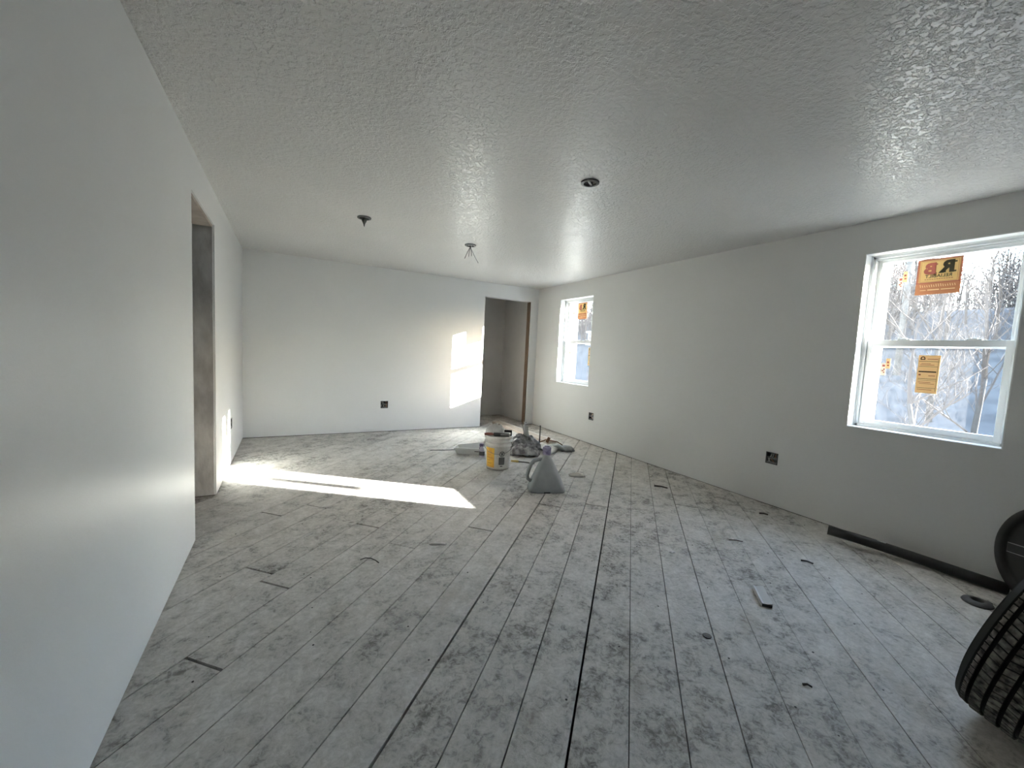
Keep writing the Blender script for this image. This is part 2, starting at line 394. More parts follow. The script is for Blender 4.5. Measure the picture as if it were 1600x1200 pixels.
def tree(label, x, y, h, seed, depth=4, lean=(0, 0)):
    rg = random.Random(seed); z = ground_z(x, y) - .1
    t = thing('bare_tree', label, 'tree', (x, y, z), 0, 'bare trees outside the near window')
    tr = MB(); p = [Vector((lean[0]*s_, lean[1]*s_, h*.45*s_)) + Vector((rg.uniform(-.05,.05), rg.uniform(-.05,.05), 0)) for s_ in (0, .33, .66, 1)]
    tr.tube(p, [h*.016, h*.014, h*.012, h*.010], 7); tr.build('trunk', BARK, t, smooth=True)
    bm_ = MB()
    for k in range(6):
        b0 = p[1+k % 3]; d = Vector((rg.uniform(-1,1), rg.uniform(-1,1), rg.uniform(.5, 1.6))).normalized()
        branch(bm_, b0, d, h*rg.uniform(.26, .42), h*.006, depth-1, rg)
    branch(bm_, p[3], Vector((lean[0]*.1, lean[1]*.1, 1)).normalized(), h*.5, h*.0095, depth, rg)
    bm_.build('branches', TWIG, t)
    return t
tree('bare tree with fanned branches framed in the near window, left of the pole', 14.2, 7.0, 5.6, 11)
tree('slender bare tree low in the middle of the near window', 10.4, 2.9, 3.4, 22, lean=(.1, .3))
tree('forked bare tree behind the right side of the near window', 19.4, 5.3, 6.0, 35)
tree('dense bare tree at the right edge of the near window view', 14.4, 3.1, 4.6, 41)
# woods on the slope: uncountable
dw = MB(); rg = random.Random(99)
for k in range(900):
    x = rg.uniform(26, 48); y = rg.uniform(-6, 60); z = ground_z(x, y) - .1; h = rg.uniform(2.0, 5.0)
    p = Vector((x, y, z)); dw.tube([p, p+Vector((rg.uniform(-.2,.2), rg.uniform(-.2,.2), h*.6)), p+Vector((rg.uniform(-.3,.3), rg.uniform(-.3,.3), h))], [.06, .04, .012], 3, cap=False)
    for b in range(26):
        t = rg.uniform(.1, .9); q = p + Vector((0, 0, h*t)); d = Vector((rg.uniform(-1,1), rg.uniform(-1,1), rg.uniform(.2, 1.2))).normalized()
        L_ = h*rg.uniform(.2, .45); dw.tube([q, q+d*L_*.5, q+d*L_+Vector((0, 0, .1))], [.022, .016, .008], 3, cap=False)
ob = dw.build('distant_woods', TWIG, kind='stuff'); tag(ob, 'grey leafless woods covering the slope outside', 'woods')
# utility pole and wires
pl = thing('utility_pole', 'weathered grey utility pole seen through the near window upper sash', 'pole', (23.8, 7.75, ground_z(23.8, 7.75)-.3))
MB().tube([(0,0,0), (0,0,5), (0,0,9.5)], [.125, .115, .10], 14).build('post', mat('weathered_pole', (.07, .07, .072), .9, var=.25, vscale=3, stretch=(6, 6, .6)), pl, smooth=True)
MB().box(-.05, .05, -1.1, 1.1, 8.3, 8.42).build('crossarm', BARK, pl)
for i, (za, zb) in enumerate(((6.15, 5.85), (5.35, 5.1), (4.3, 4.15))):
    wm = MB(); pts = []
    for k in range(17):
        t = k/16; pts.append((22.8 + .5*(t-.5), -14 + 34*t, za + (zb-za)*t - 4*t*(1-t)*.3))
    wm.tube(pts, .012, 5)
    tag(wm.build('overhead_wire', BLACKM), ('topmost', 'middle', 'lowest')[i] + ' of the overhead wires crossing the near window', 'wire', 'overhead wires')
# neighbour's porch railing seen through the far window
pr = thing('porch_railing', 'white porch railing with slim balusters seen through the far window', 'railing', (8.0, 8.65, .06))
RW = mat('white_railing', (.10, .10, .10), .6)
MB().box(-.03, .03, -1.3, 1.3, 1.93, 1.99).build('top_rail', RW, pr); MB().box(-.03, .03, -1.3, 1.3, 1.56, 1.62).build('bottom_rail', RW, pr)
for k in range(21): MB().box(-.016, .016, -1.2+k*.12-.016, -1.2+k*.12+.016, 1.62, 1.93).build('baluster', RW, pr)
for y in (-1.3, .35): MB().box(-.05, .05, y-.05, y+.05, -.8, 2.1).build('post', RW, pr)

# ---------------------------------------------------------------- stickers on the glass (printed to be read from outside)
def text_mesh(s, size, off=0.0, shear=0.0):
    c = D.curves.new('lettering', 'FONT'); c.body = s; c.size = size; c.offset = off; c.shear = shear
    c.align_x = 'CENTER'; c.align_y = 'CENTER'; c.resolution_u = 3
    o = D.objects.new('lettering', c); C.objects.link(o)
    dg = bpy.context.evaluated_depsgraph_get(); dg.update()
    me = o.evaluated_get(dg).to_mesh()
    vv = [tuple(v.co) for v in me.vertices]; ff = [tuple(p.vertices) for p in me.polygons]
    o.evaluated_get(dg).to_mesh_clear(); D.objects.remove(o); D.curves.remove(c)
    return vv, ff
P_YEL = paper_mat('sticker_yellow', (.88, .62, .26), .055); P_ORG = paper_mat('sticker_orange', (.56, .25, .13), .035)
P_MAR = paper_mat('sticker_maroon', (.42, .13, .10), .04); P_BLK = paper_mat('sticker_black', (.05, .045, .03), .02)
P_CRM = paper_mat('sticker_cream', (.95, .74, .42), .05); P_WHT = paper_mat('sticker_white', (.92, .85, .75), .05)
class Flat:
    """flat print laid on a sheet whose local axes are: x into the room negative, y = reading direction, z up"""
    def __init__(s, root): s.root = root; s.layer = 0
    def rects(s, name, rs_, m, lay):
        q = MB(); d = -.0006*lay
        for (a, b, c, e) in rs_: q.box(d-.0004, d, a, b, c, e)
        return q.build(name, m, s.root)
    def text(s, name, txt, size, cy, cz, m, lay, off=0.0, sx=1.0, shear=0.0, extra=()):
        vv, ff = text_mesh(txt, size, off, shear); d = -.0006*lay
        q = MB(); q.add([(d, cy+v[0]*sx, cz+v[1]) for v in vv], ff)
        for (a, b, c, e) in extra: q.box(d-.0002, d, a, b, c, e)
        return q.build(name, m, s.root)
def brand_sticker(y, z, label):
    r_ = thing('window_sticker', label, 'sticker', (GX_U-.0035, y, z), 0, 'square brand stickers on the upper sashes')
    f = Flat(r_); W_, H_ = .117, .128
    f.rects('backing', [(-W_, W_, -H_, H_)], P_ORG, 0)
    f.rects('border', [(-W_, W_, H_-.006, H_), (-W_, -W_+.005, -.05, H_), (W_-.005, W_, -.05, H_)], P_MAR, 1)
    f.rects('panel', [(-W_+.014, W_-.014, -.040, H_-.014)], P_YEL, 1)
    a = W_-.019
    f.rects('panel_line', [(-a, a, H_-.0205, H_-.019), (-a, a, -.0365, -.035), (-a, -a+.0015, -.036, H_-.02), (a-.0015, a, -.036, H_-.02)], P_MAR, 2)
    f.text('letter_r', 'R', .112, -.044, .060, P_BLK, 3, .006, 1.05, extra=[(-.088, -.052, .022, .032), (-.088, -.06, .088, .098), (-.036, -.008, .022, .032)])
    f.text('letter_b', 'B', .105, .046, .054, P_MAR, 3, .006, 1.05, extra=[(.010, .03, .018, .027), (.010, .03, .082, .091)])
    f.text('brand_name', 'RELIABILT', .032, 0, .002, P_BLK, 3, .0004, 1.0)
    f.rects('small_print', [(-.075+k*.0125, -.075+k*.0125+.009, -.0215, -.0175) for k in range(12)], P_MAR, 3)
    rr = random.Random(4)
    q = MB()
    for k in range(16):
        y0 = -.094 + k*.012; h_ = rr.uniform(.014, .022); q.add([(-.0018, y0, -.075), (-.0018, y0+.004, -.075), (-.0018, y0+.008, -.075+h_), (-.0018, y0+.004, -.075+h_)], [(0,1,2,3)])
    q.build('slanted_print', P_CRM, r_)
    f.rects('slogan_line', [(-.092, -.02, -.098, -.092), (-.012, .05, -.099, -.091), (.058, .09, -.098, -.093)], P_CRM, 2)
    f.rects('divider', [(-W_, W_, -.047, -.041)], P_MAR, 2)
    return r_
brand_sticker(1.1715, 1.9985, 'orange and yellow brand sticker on the near window upper sash')
brand_sticker(5.245, 2.008, 'orange and yellow brand sticker on the far window upper sash')
def rating_sticker(y, z, label):
    r_ = thing('window_sticker', label, 'sticker', (GX_L-.0035, y, z), 0, 'cream rating stickers on the lower sashes')
    f = Flat(r_); f.rects('backing', [(-.058, .058, -.137, .137)], P_CRM, 0)
    vv, ff = text_mesh('D', .034, .0012)
    q = MB(); q.add([(-.0012, .036-v[1]*1.0, .116+v[0]) for v in vv], ff); q.build('emblem', P_BLK, r_)
    f.rects('rule', [(-.05, .052, .092, .0945), (-.05, .05, .055, .057), (-.05, .05, -.034, -.0315), (-.05, .05, -.045, -.0435), (-.05, .05, -.1, -.098), (-.05, -.0485, -.12, .12)], P_BLK, 2)
    f.rects('rating_bar', [(-.044, .050, .014, .0225)], P_BLK, 2)
    f.rects('fine_print', [(-.03, .045, .066, .069), (-.01, .04, .076, .079), (-.045, .01, .108, .112), (.036, .048, -.010, .000), (-.04, -.005, -.012, -.008), (-.02, .046, -.06, -.057), (-.04, .04, -.07, -.0675), (-.03, .048, -.113, -.11)], P_MAR, 2)['kind'] = 'stuff'
    return r_
rating_sticker(1.151, 1.290, 'cream rating sticker on the near window lower sash')
rating_sticker(4.925, 1.290, 'cream rating sticker at the right edge of the far window lower sash')
def code_label(y, z, gx, label):
    r_ = thing('window_label', label, 'sticker', (gx-.0035, y, z), 0, 'small code labels on the panes')
    f = Flat(r_)
    f.rects('tag', [(-.004, .026, -.066, .03)], P_WHT, 0); f.rects('tag', [(-.028, -.002, -.012, .066)], P_CRM, 1)
    f.rects('print', [(.002, .018, .002, .018), (.002, .010, -.022, -.012), (.008, .018, -.034, -.024), (.002, .010, -.046, -.038), (-.022, -.010, .008, .018), (-.020, -.008, .03, .044)], P_MAR, 2)
code_label(1.368, 1.990, GX_U, 'small white code label at the left of the near window upper pane')
code_label(1.395, 1.330, GX_L, 'small white code label at the left of the near window lower pane')
code_label(5.455, 1.975, GX_U, 'small white code label at the left of the far window upper pane')
code_label(5.460, 1.330, GX_L, 'small white code label at the left of the far window lower pane')

# ---------------------------------------------------------------- electrical boxes
STEEL = mat('dull_steel', (.16, .165, .165), .5, metal=.6, var=.3, vscale=30)
DKBOX = mat('box_inside', (.035, .037, .036), .6)
SHEATH = mat('cable_sheath', (.62, .62, .58), .5); COPPER = mat('copper_wire', (.45, .22, .11), .4, metal=.7)
def wall_box(label, loc, rz, seed):
    """local -y faces the room, x along the wall"""
    rg = random.Random(seed); t = thing('outlet_box', label, 'outlet box', loc, rz, 'open square outlet boxes')
    m = MB(); a = OB; w_ = .003; d = .055
    m.box(-a, a, -.001, .003, a-.006, a); m.box(-a, a, -.001, .003, -a, -a+.006); m.box(-a, -a+.006, -.001, .003, -a+.006, a-.006); m.box(a-.006, a, -.001, .003, -a+.006, a-.006)
    m.box(-a+.005, -a+.005+w_, 0, d, -a+.005, a-.005); m.box(a-.005-w_, a-.005, 0, d, -a+.005, a-.005); m.box(-a+.005, a-.005, 0, d, a-.005-w_, a-.005); m.box(-a+.005, a-.005, 0, d, -a+.005, -a+.005+w_)
    m.build('box', DKBOX, t)
    MB().box(-a+.005, a-.005, d-.004, d, -a+.005, a-.005).build('back', DKBOX, t)
    MB().box(-a+.01, a-.01, .006, .012, -.006, .010).build('bracket', STEEL, t)
    MB().box(-a+.008, a-.008, .004, .010, -a+.010, -a+.020).build('bracket', STEEL, t)
    for k in range(3):
        x = rg.uniform(-.03, .03); z0 = a-.012
        MB().tube([(x, .045, z0), (x+rg.uniform(-.01,.01), .020, .03), (x+rg.uniform(-.02,.02), .008, .018), (x+rg.uniform(-.03,.03), .014, -.012), (x+rg.uniform(-.03,.03), .012, -.035)], .0035, 6).build('cable', SHEATH if k < 2 else COPPER, t, smooth=True)
    return t
wall_box('open outlet box low on the right wall below the near window', (XR, OUT_R[0][0], OUT_R[0][1]), R(-90), 1)
wall_box('open outlet box low on the right wall below the far window', (XR, OUT_R[1][0], OUT_R[1][1]), R(-90), 2)
wall_box('open outlet box low on the far wall beside the sun patch', (OUT_B[0][0], YB, OUT_B[0][1]), 0, 3)
wall_box('open outlet box low on the left wall past the doorway', (XL, OUT_L[0][0], OUT_L[0][1]), R(90), 4)
def ceil_box(x, y, kind, label):
    t = thing('ceiling_box', label, 'ceiling box', (x, y, H), 0, 'round ceiling boxes without fixtures')
    q = MB(); n = 16; ro, ri = .060, .040
    q.lathe([(ri, .0), (ro, .0), (ro, -.010), (ri+.004, -.014), (ri, -.010), (ri, .03)], n).build('box', STEEL, t)
    MB().lathe([(.0001, .028), (ri, .028), (ri, .03), (.0001, .03)], n).build('back', DKBOX, t)
    MB().box(-.034, .034, -.007, .007, -.009, -.004, Matrix.Rotation(R(35), 4, 'Z')).build('strap', STEEL, t)
    rg = random.Random(20+kind)
    if kind == 1:
        for a, L_ in ((200, .13), (235, .11), (265, .10), (330, .16)):
            g_ = R(a); q = [(0, 0, .02), (.006*math.cos(g_), .006*math.sin(g_), -.03), (.04*math.cos(g_), .04*math.sin(g_), -.03-L_*.45), (.07*math.cos(g_)*L_/.12, .07*math.sin(g_)*L_/.12, -.03-L_)]
            MB().tube(q, .0028, 6).build('wire', mat('wire_sheath', (.10, .095, .085), .5), t, smooth=True)
    if kind == 2:
        MB().lathe([(.002, -.075), (.012, -.05), (.022, -.03), (.018, -.008)], 10).build('wire_bundle', mat('taped_wires', (.10, .105, .09), .6), t, smooth=True)
        for a in (40, 160, 280):
            g_ = R(a); MB().tube([(0, 0, .02), (.012*math.cos(g_), .012*math.sin(g_), -.02), (.006*math.cos(g_), .006*math.sin(g_), -.055), (.002, .002, -.08)], .003, 6).build('wire', DKBOX, t, smooth=True)
for (x, y, k_) in CB: ceil_box(x, y, k_, ('round ceiling box with bare open cover nearest the camera', 'round ceiling box with long splayed wires hanging down', 'round ceiling box with a short taped wire bundle, left of the room')[k_])

# ---------------------------------------------------------------- bucket with tools
RZ = -YAW
def local(x, y): return Matrix.Translation((x, y, 0)) @ Matrix.Rotation(RZ, 4, 'Z')
BUCK = mat('dirty_white_plastic', (.72, .70, .65), .45, col2=(.50, .47, .42), vscale=9, detail=7)
bk = thing('plastic_bucket', 'dirty white five gallon bucket with a yellow label', 'bucket', (2.085, 4.03, 0), 0)
def br(z): return .128 + .018*z/.37
MB().lathe([(.001, .004), (.122, .004), (.128, .0), (br(.02), .02), (br(.25), .25), (.149, .255), (.149, .268), (br(.27), .27), (br(.30), .30), (.155, .304), (.155, .318), (br(.32), .32), (br(.345), .345), (.158, .348), (.158, .372), (.150, .374), (.143, .365), (.125, .012), (.001, .012)], 48).build('body', BUCK, bk, smooth=True)
def cone_patch(a0, a1, z0, z1, off=.0012, n=10):
    q = MB(); v = []; f = []
    for i in range(n+1):
        g_ = R(a0 + (a1-a0)*i/n)
        for z in (z0, z1):
            for o_ in (0, off): v.append(((br(z)+.0004+o_)*math.cos(g_), (br(z)+.0004+o_)*math.sin(g_), z))
    for i in range(n):
        b = i*4; f += [(b+1, b+5, b+7, b+3), (b, b+2, b+6, b+4), (b, b+4, b+5, b+1), (b+2, b+3, b+7, b+6)]
    f += [(0, 1, 3, 2), (n*4, n*4+2, n*4+3, n*4+1)]
    return q.add(v, f)
TH = -117.3
ylab = cone_patch(TH-66, TH-17, .028, .245).build('yellow_label', mat('mustard_label', (.72, .43, .03), .5, col2=(.55, .27, .02), vscale=14), bk)
for zz, w0, w1 in ((.19, -58, -28), (.165, -58, -34), (.13, -60, -25), (.10, -60, -40), (.07, -55, -30)):
    cone_patch(TH+w0, TH+w1, zz, zz+.008, .002).build('label_print', mat('label_brown', (.38, .20, .02), .5), ylab)
wl_ = cone_patch(TH+5, TH+33, .062, .145).build('warning_label', mat('label_black', (.045, .042, .04), .5), bk)
for zz in (.073, .085, .097, .109, .121, .133): cone_patch(TH+8, TH+30, zz, zz+.003, .0018, 6).build('label_print', mat('label_grey', (.30, .29, .27), .5), wl_)
# round warning emblem: ring, diagonal and figure
q = MB()
for k in range(24):
    g0, g1 = R(k*15), R(k*15+15)
    P4 = []
    for g_, r_ in ((g0, .024), (g1, .024), (g1, .031), (g0, .031)):
        aa = TH+19+math.degrees(r_*math.cos(g_)/.137); z = .182 + r_*math.sin(g_); P4.append(((br(z)+.0016)*math.cos(R(aa)), (br(z)+.0016)*math.sin(R(aa)), z))
    q.add(P4, [(0, 1, 2, 3)])
def em(pts_):
    P4 = []
    for u, v in pts_:
        aa = TH+19+math.degrees(u/.137); z = .182+v; P4.append(((br(z)+.0016)*math.cos(R(aa)), (br(z)+.0016)*math.sin(R(aa)), z))
    q.add(P4, [tuple(range(len(pts_)))])
em([(-.018, .012), (-.012, .018), (.018, -.012), (.012, -.018)]); em([(-.002, .002), (.012, .006), (.014, .018), (.002, .016)]); em([(-.012, -.018), (.0, -.018), (.004, -.006), (-.01, -.004)])
q.build('warning_emblem', BLACKM, bk)
cone_patch(TH+12, TH+24, .04, .05).build('recycling_mark', BLACKM, bk)
for s_ in (-1, 1):
    g_ = R(TH+s_*90); MB().lathe([(.001, .0), (.018, .0), (.018, .012), (.001, .012)], 12, Matrix.Translation((.147*math.cos(g_), .147*math.sin(g_), .29)) @ Matrix.Rotation(g_, 4, 'Z') @ Matrix.Rotation(R(90), 4, 'Y')).build('bail_boss', BUCK, bk)
pts = []
for k in range(25):
    t_ = -90 + 180*k/24; g_ = R(t_); sx = math.sin(g_); c_ = math.cos(g_)
    d = Vector((math.cos(R(TH)), math.sin(R(TH)), 0)); e_ = Vector((math.cos(R(TH+90)), math.sin(R(TH+90)), 0))
    pts.append(e_*(.164*sx) + d*(.162*c_ if c_ > 0 else 0) + Vector((0, 0, .29 - .105*c_)))
MB().tube(pts, .0022, 6).build('bail_handle', STEEL, bk, smooth=True)

def crumple(nx_, ny_, sx, sy, hgt, seed, fold=1.0, sharp=1.0):
    rg = random.Random(seed); fr = [(rg.uniform(2, 9)*fold, rg.uniform(2, 9)*fold, rg.uniform(0, 6.28), rg.uniform(.3, 1)) for _ in range(7)]
    q = MB()
    for i in range(nx_+1):
        for j in range(ny_+1):
            u, v = i/nx_*2-1, j/ny_*2-1
            s_ = sum(w_*abs(math.sin(a*u + b*v + p_))**sharp for a, b, p_, w_ in fr)/sum(w_ for *_, w_ in fr)
            edge = max(0, 1 - max(abs(u), abs(v))**3)
            z = hgt*(.15 + .95*s_*(.35+.65*edge)*(1-.25*(u*u+v*v)))
            jit = .10
            q.v.append((sx/2*(u*(1+rg.uniform(-jit, jit)*.5) + .12*math.sin(5*v+seed)), sy/2*(v*(1+rg.uniform(-jit, jit)*.5) + .12*math.sin(4*u+seed*2)), max(.001, z*(1 if edge > .02 else rg.uniform(.05, .7)))))
    for i in range(nx_):
        for j in range(ny_):
            b = i*(ny_+1)+j; q.f.append((b, b+ny_+1, b+ny_+2, b+1))
    return q
def sheet(name, label, cat, loc, rz, q, m, thick=.002, rot=None):
    o = q.build(name, m, smooth=True); o.location = loc; o.rotation_euler = rot if rot else (0, 0, rz)
    sd = o.modifiers.new('thickness', 'SOLIDIFY'); sd.thickness = thick; sd.offset = 1
    return tag(o, label, cat)

RAG = mat('off_white_rag', (.92, .90, .86), .9, spec=.1, var=.2, vscale=20)
# trowel resting across the rim
tw = thing('drywall_trowel', 'trowel with a reddish brown handle lying across the bucket', 'trowel', (2.085, 4.03, .376), RZ)
MB().tube([(-.155, -.10, .016), (-.13, -.10, .020), (-.08, -.098, .020), (-.05, -.095, .016)], [.012, .016, .015, .011], 12).build('handle', mat('worn_red_handle', (.20, .055, .03), .5, var=.3), tw, smooth=True)
MB().box(-.055, .115, -.115, -.075, .004, .034).build('body', mat('black_grip', (.018, .018, .018), .45), tw, bevel=.004)
MB().box(.02, .115, -.118, -.112, .012, .028).build('body_strip', mat('grey_strip', (.25, .25, .25), .4), tw)
MB().box(-.05, .118, -.12, .02, .0, .004).build('blade', STEEL, tw)
k2 = thing('taping_knife', 'dark taping knife standing in the bucket behind the trowel', 'knife', (2.14, 3.985, .36), RZ)
MB().box(-.01, .075, -.006, .006, .045, .072).build('handle', mat('black_handle', (.02, .02, .02), .5), k2, bevel=.003)
MB().box(.06, .076, -.004, .004, -.06, .06).build('blade', STEEL, k2)
sheet('crumpled_rag', 'crumpled off-white rag bunched on top of the bucket', 'rag', (2.085, 4.115, .374), RZ, crumple(26, 18, .20, .13, .12, 15, 2.2), RAG)

# ---------------------------------------------------------------- grey jug
JUG = mat('grey_plastic_jug', (.25, .27, .27), .45, var=.12, vscale=12)
jg = thing('plastic_jug', 'grey pyramid shaped plastic jug with side handle on the floor', 'jug', (2.185, 3.185, 0), R(-22))
def jug_ring(wx, wy, z, ox=0, n=40, e=.36):
    out = []
    for k in range(n):
        g_ = 2*math.pi*k/n; c_, s_ = math.cos(g_), math.sin(g_)
        out.append((ox + wx*math.copysign(abs(c_)**e, c_), wy*math.copysign(abs(s_)**e, s_), z))
    return out
rings = [(.150, .090, .004, .0, .45), (.172, .105, .0, .0, .40), (.176, .108, .012, .0, .40), (.168, .105, .045, .0, .40), (.128, .088, .14, -.002, .42), (.085, .066, .235, -.006, .5), (.050, .045, .305, -.010, .7), (.030, .030, .338, -.012, 1), (.026, .026, .352, -.012, 1)]
q = MB(); n = 40
for (wx, wy, z, ox, e) in rings: q.v += jug_ring(wx, wy, z, ox, n, e)
for j in range(len(rings)-1):
    for k in range(n): q.f.append((j*n+k, j*n+(k+1) % n, (j+1)*n+(k+1) % n, (j+1)*n+k))
q.f += [tuple(range(n-1, -1, -1)), tuple((len(rings)-1)*n+k for k in range(n))]
q.build('body', JUG, jg, smooth=True)
MB().tube([(-.045, 0, .300), (-.085, 0, .298), (-.130, 0, .282), (-.158, 0, .250), (-.180, 0, .190), (-.190, 0, .140), (-.182, 0, .108), (-.160, 0, .092), (-.125, 0, .098)], [.016, .018, .019, .019, .018, .018, .018, .018, .016], 12).build('handle', JUG, jg, smooth=True)
PURP = mat('dusty_purple_plastic', (.075, .06, .14), .5, col2=(.20, .19, .27), vscale=30)
MB().lathe([(.001, .346), (.036, .346), (.040, .350), (.040, .412), (.035, .418), (.024, .421), (.024, .430), (.001, .432)], 20, Matrix.Translation((-.012, 0, 0))).build('cap', PURP, jg, smooth=False)
MB().box(-.04, .02, -.108, -.100, .0, .014).build('base_notch', BLACKM, jg)

# ---------------------------------------------------------------- heap beside the bucket
def put(name, label, cat, x, y, z=0, rz=RZ, rot=None): return thing(name, label, cat, (x, y, z), rz, None, rot)
bd = put('wood_board', 'long pale wooden board lying by the closet doorway', 'board', 3.36, 5.72, 0, R(1.5))
MB().box(-.085, .085, -.86, .86, .0, .036).build('plank', mat('pale_wood', (.60, .52, .44), .7, var=.2, vscale=6, stretch=(8, .8, 8)), bd, bevel=.002)
MB().box(.062, .087, -.862, .862, .034, .040).build('painted_edge', mat('white_edge', (.78, .76, .72), .6), bd)
DKP = mat('dark_plastic_sheet', (.05, .05, .052), .35, col2=(.27, .27, .275), vscale=14)
GRS = mat('grey_dusty_sheet', (.46, .45, .45), .6, col2=(.13, .12, .13), vscale=16)
sheet('crumpled_plastic', 'dark crumpled plastic sheet heaped right of the bucket', 'plastic sheet', (2.80, 4.66, 0), RZ, crumple(26, 20, .40, .30, .24, 3, 1.1), DKP)
sheet('crumpled_cloth', 'grey dusty crumpled cloth in front of the dark heap', 'cloth', (2.66, 4.40, 0), RZ, crumple(24, 18, .36, .20, .16, 8, 1.2), GRS)
sheet('metal_scrap', 'bent grey metal scrap with raised edge at the heap right end', 'metal scrap', (3.26, 4.45, 0), RZ-.15, (lambda q: q)(crumple(20, 8, .34, .13, .11, 21, .45)), mat('grey_metal_scrap', (.36, .37, .36), .4, metal=.3, var=.2, vscale=12), .003)
def curl(R0, a0, a1, wdt, n=18):
    q = MB()
    for i in range(n+1):
        g_ = R(a0 + (a1-a0)*i/n)
        for s_ in (-wdt/2, wdt/2): q.v.append((R0*math.cos(g_), s_, R0*math.sin(g_)))
    for i in range(n): b = i*2; q.f.append((b, b+2, b+3, b+1))
    return q
cs = curl(.10, 205, 345, .14); cs.v = [(x, y, z+.102) for x, y, z in cs.v]
sheet('curled_flashing', 'curled strip of pale metal flashing leaning in the heap', 'flashing', (3.02, 4.40, 0), RZ+.5, cs, mat('pale_flashing', (.50, .50, .48), .45, metal=.2), .003)
mp_ = put('caulking_gun', 'silver caulking gun standing up out of the heap', 'caulking gun', 2.86, 4.62, .0, RZ, rot=(R(6), R(-13), RZ))
ALU = mat('bright_alloy', (.45, .46, .45), .32, metal=.75)
MB().lathe([(.001, .13), (.024, .13), (.024, .335), (.010, .352), (.004, .40), (.001, .40)], 18).build('barrel', ALU, mp_, smooth=True)
MB().box(-.034, -.026, -.006, .006, .16, .40).build('frame_bar', ALU, mp_); MB().box(.026, .034, -.006, .006, .16, .34).build('frame_bar', ALU, mp_)
MB().tube([(.0, 0, .06), (.0, 0, .14)], .004, 8).build('plunger_rod', STEEL, mp_); MB().tube([(-.03, 0, .15), (-.05, 0, .09), (-.045, 0, .03)], [.012, .013, .010], 10).build('grip', STEEL, mp_, smooth=True)
MB().box(.012, .034, -.006, .006, .375, .392).build('hook', ALU, mp_)
rd = put('steel_rod', 'thin dark steel rod standing upright in the heap', 'rod', 2.99, 4.58)
MB().tube([(0, 0, 0), (.002, 0, .17), (.001, 0, .335)], .0085, 8).build('shaft', mat('dark_rod', (.05, .05, .045), .5), rd, smooth=True)
MB().lathe([(.001, .0), (.022, .0), (.022, .008), (.001, .008)], 12).build('foot', DKBOX, rd)
gj = put('clear_jar', 'small clear plastic jar sitting behind the jug cap', 'jar', 2.86, 4.20)
CLR = mat('clear_plastic', (.75, .78, .78), .15, trans=.75)
MB().lathe([(.001, .002), (.045, .0), (.047, .006), (.047, .10), (.040, .118), (.040, .135), (.037, .135), (.037, .117), (.044, .098), (.044, .008), (.001, .008)], 24).build('body', CLR, gj, smooth=True)
MB().lathe([(.0415, .112), (.0445, .112), (.0445, .145), (.001, .146), (.001, .143), (.0415, .142)], 24).build('lid', mat('grey_lid', (.48, .49, .49), .4), gj)
st = put('rusty_bracket', 'rusty brown bracket lying across the bent metal', 'bracket', 3.10, 4.56, .10, RZ)
RUST = mat('rust', (.21, .10, .05), .8, var=.4, vscale=30)
MB().tube([(-.10, 0, .0), (-.02, 0, .035), (.05, -.01, .03), (.14, -.02, .02), (.21, -.03, -.02)], [.008, .009, .007, .007, .006], 6).build('arm', RUST, st, smooth=True)
MB().box(-.022, .016, -.012, .012, .0, .075, Matrix.Rotation(R(25), 4, 'Y')).build('plate', RUST, st, bevel=.002)
yl = put('yellow_stake', 'short yellow tipped stick on the floor beside the bucket', 'stick', 2.40, 4.10, .008, R(-42))
MB().tube([(-.09, 0, .008), (-.02, 0, .010), (.0, 0, .010)], [.010, .014, .012], 8).build('yellow_tip', mat('dirty_yellow', (.42, .30, .06), .6, var=.3), yl, smooth=True)
MB().tube([(.0, 0, .008), (.07, .01, .007), (.19, .0, .004)], [.009, .007, .006], 8).build('shaft', mat('dark_stick', (.06, .05, .04), .7), yl, smooth=True)
wb_ = put('wood_offcut', 'small upright wood offcut leaning behind the bucket', 'offcut', 2.36, 4.40, 0, RZ)
MB().box(-.028, .028, -.016, .016, 0, .245).build('block', mat('brown_offcut', (.36, .28, .21), .8, var=.25, vscale=14), wb_, bevel=.002)
# left of the bucket
pt = put('plastic_tray', 'pale plastic mud tray on its side left of the bucket', 'tray', 2.03, 4.69, 0, RZ)
TRAY = mat('pale_tray_plastic', (.76, .77, .74), .5, var=.1)
MB().add([(-.16, -.05, .0), (.15, -.06, .0), (.17, .05, .0), (-.14, .06, .0), (-.20, -.075, .075), (.16, -.085, .085), (.20, .075, .14), (-.17, .085, .085)],
         [(0, 3, 2, 1), (0, 1, 5, 4), (1, 2, 6, 5), (2, 3, 7, 6), (3, 0, 4, 7)]).build('shell', TRAY, pt).modifiers.new('thickness', 'SOLIDIFY').thickness = .003
MB().box(.06, .115, -.0755, -.071, .040, .049).build('slot', DKBOX, pt)
MB().box(-.17, .13, -.089, -.080, .072, .086).build('lip', TRAY, pt)
ps = put('spray_bottle', 'purple topped spray bottle tucked between tray and bucket', 'bottle', 2.105, 4.50, 0, RZ)
MB().lathe([(.001, .0), (.030, .0), (.034, .006), (.034, .075), (.024, .105), (.012, .118), (.012, .13), (.001, .131)], 20).build('body', mat('lilac_plastic', (.42, .40, .46), .4), ps, smooth=True)
MB().box(-.034, .018, -.012, .012, .128, .165).build('trigger_head', PURP, ps, bevel=.004)
MB().tube([(-.018, 0, .13), (-.030, 0, .11), (-.028, 0, .092)], .005, 8).build('trigger', PURP, ps, smooth=True)
MB().lathe([(.0345, .02), (.0352, .02), (.0352, .07), (.0345, .07)], 20).build('dark_band', mat('dark_band', (.03, .03, .035), .5), ps)
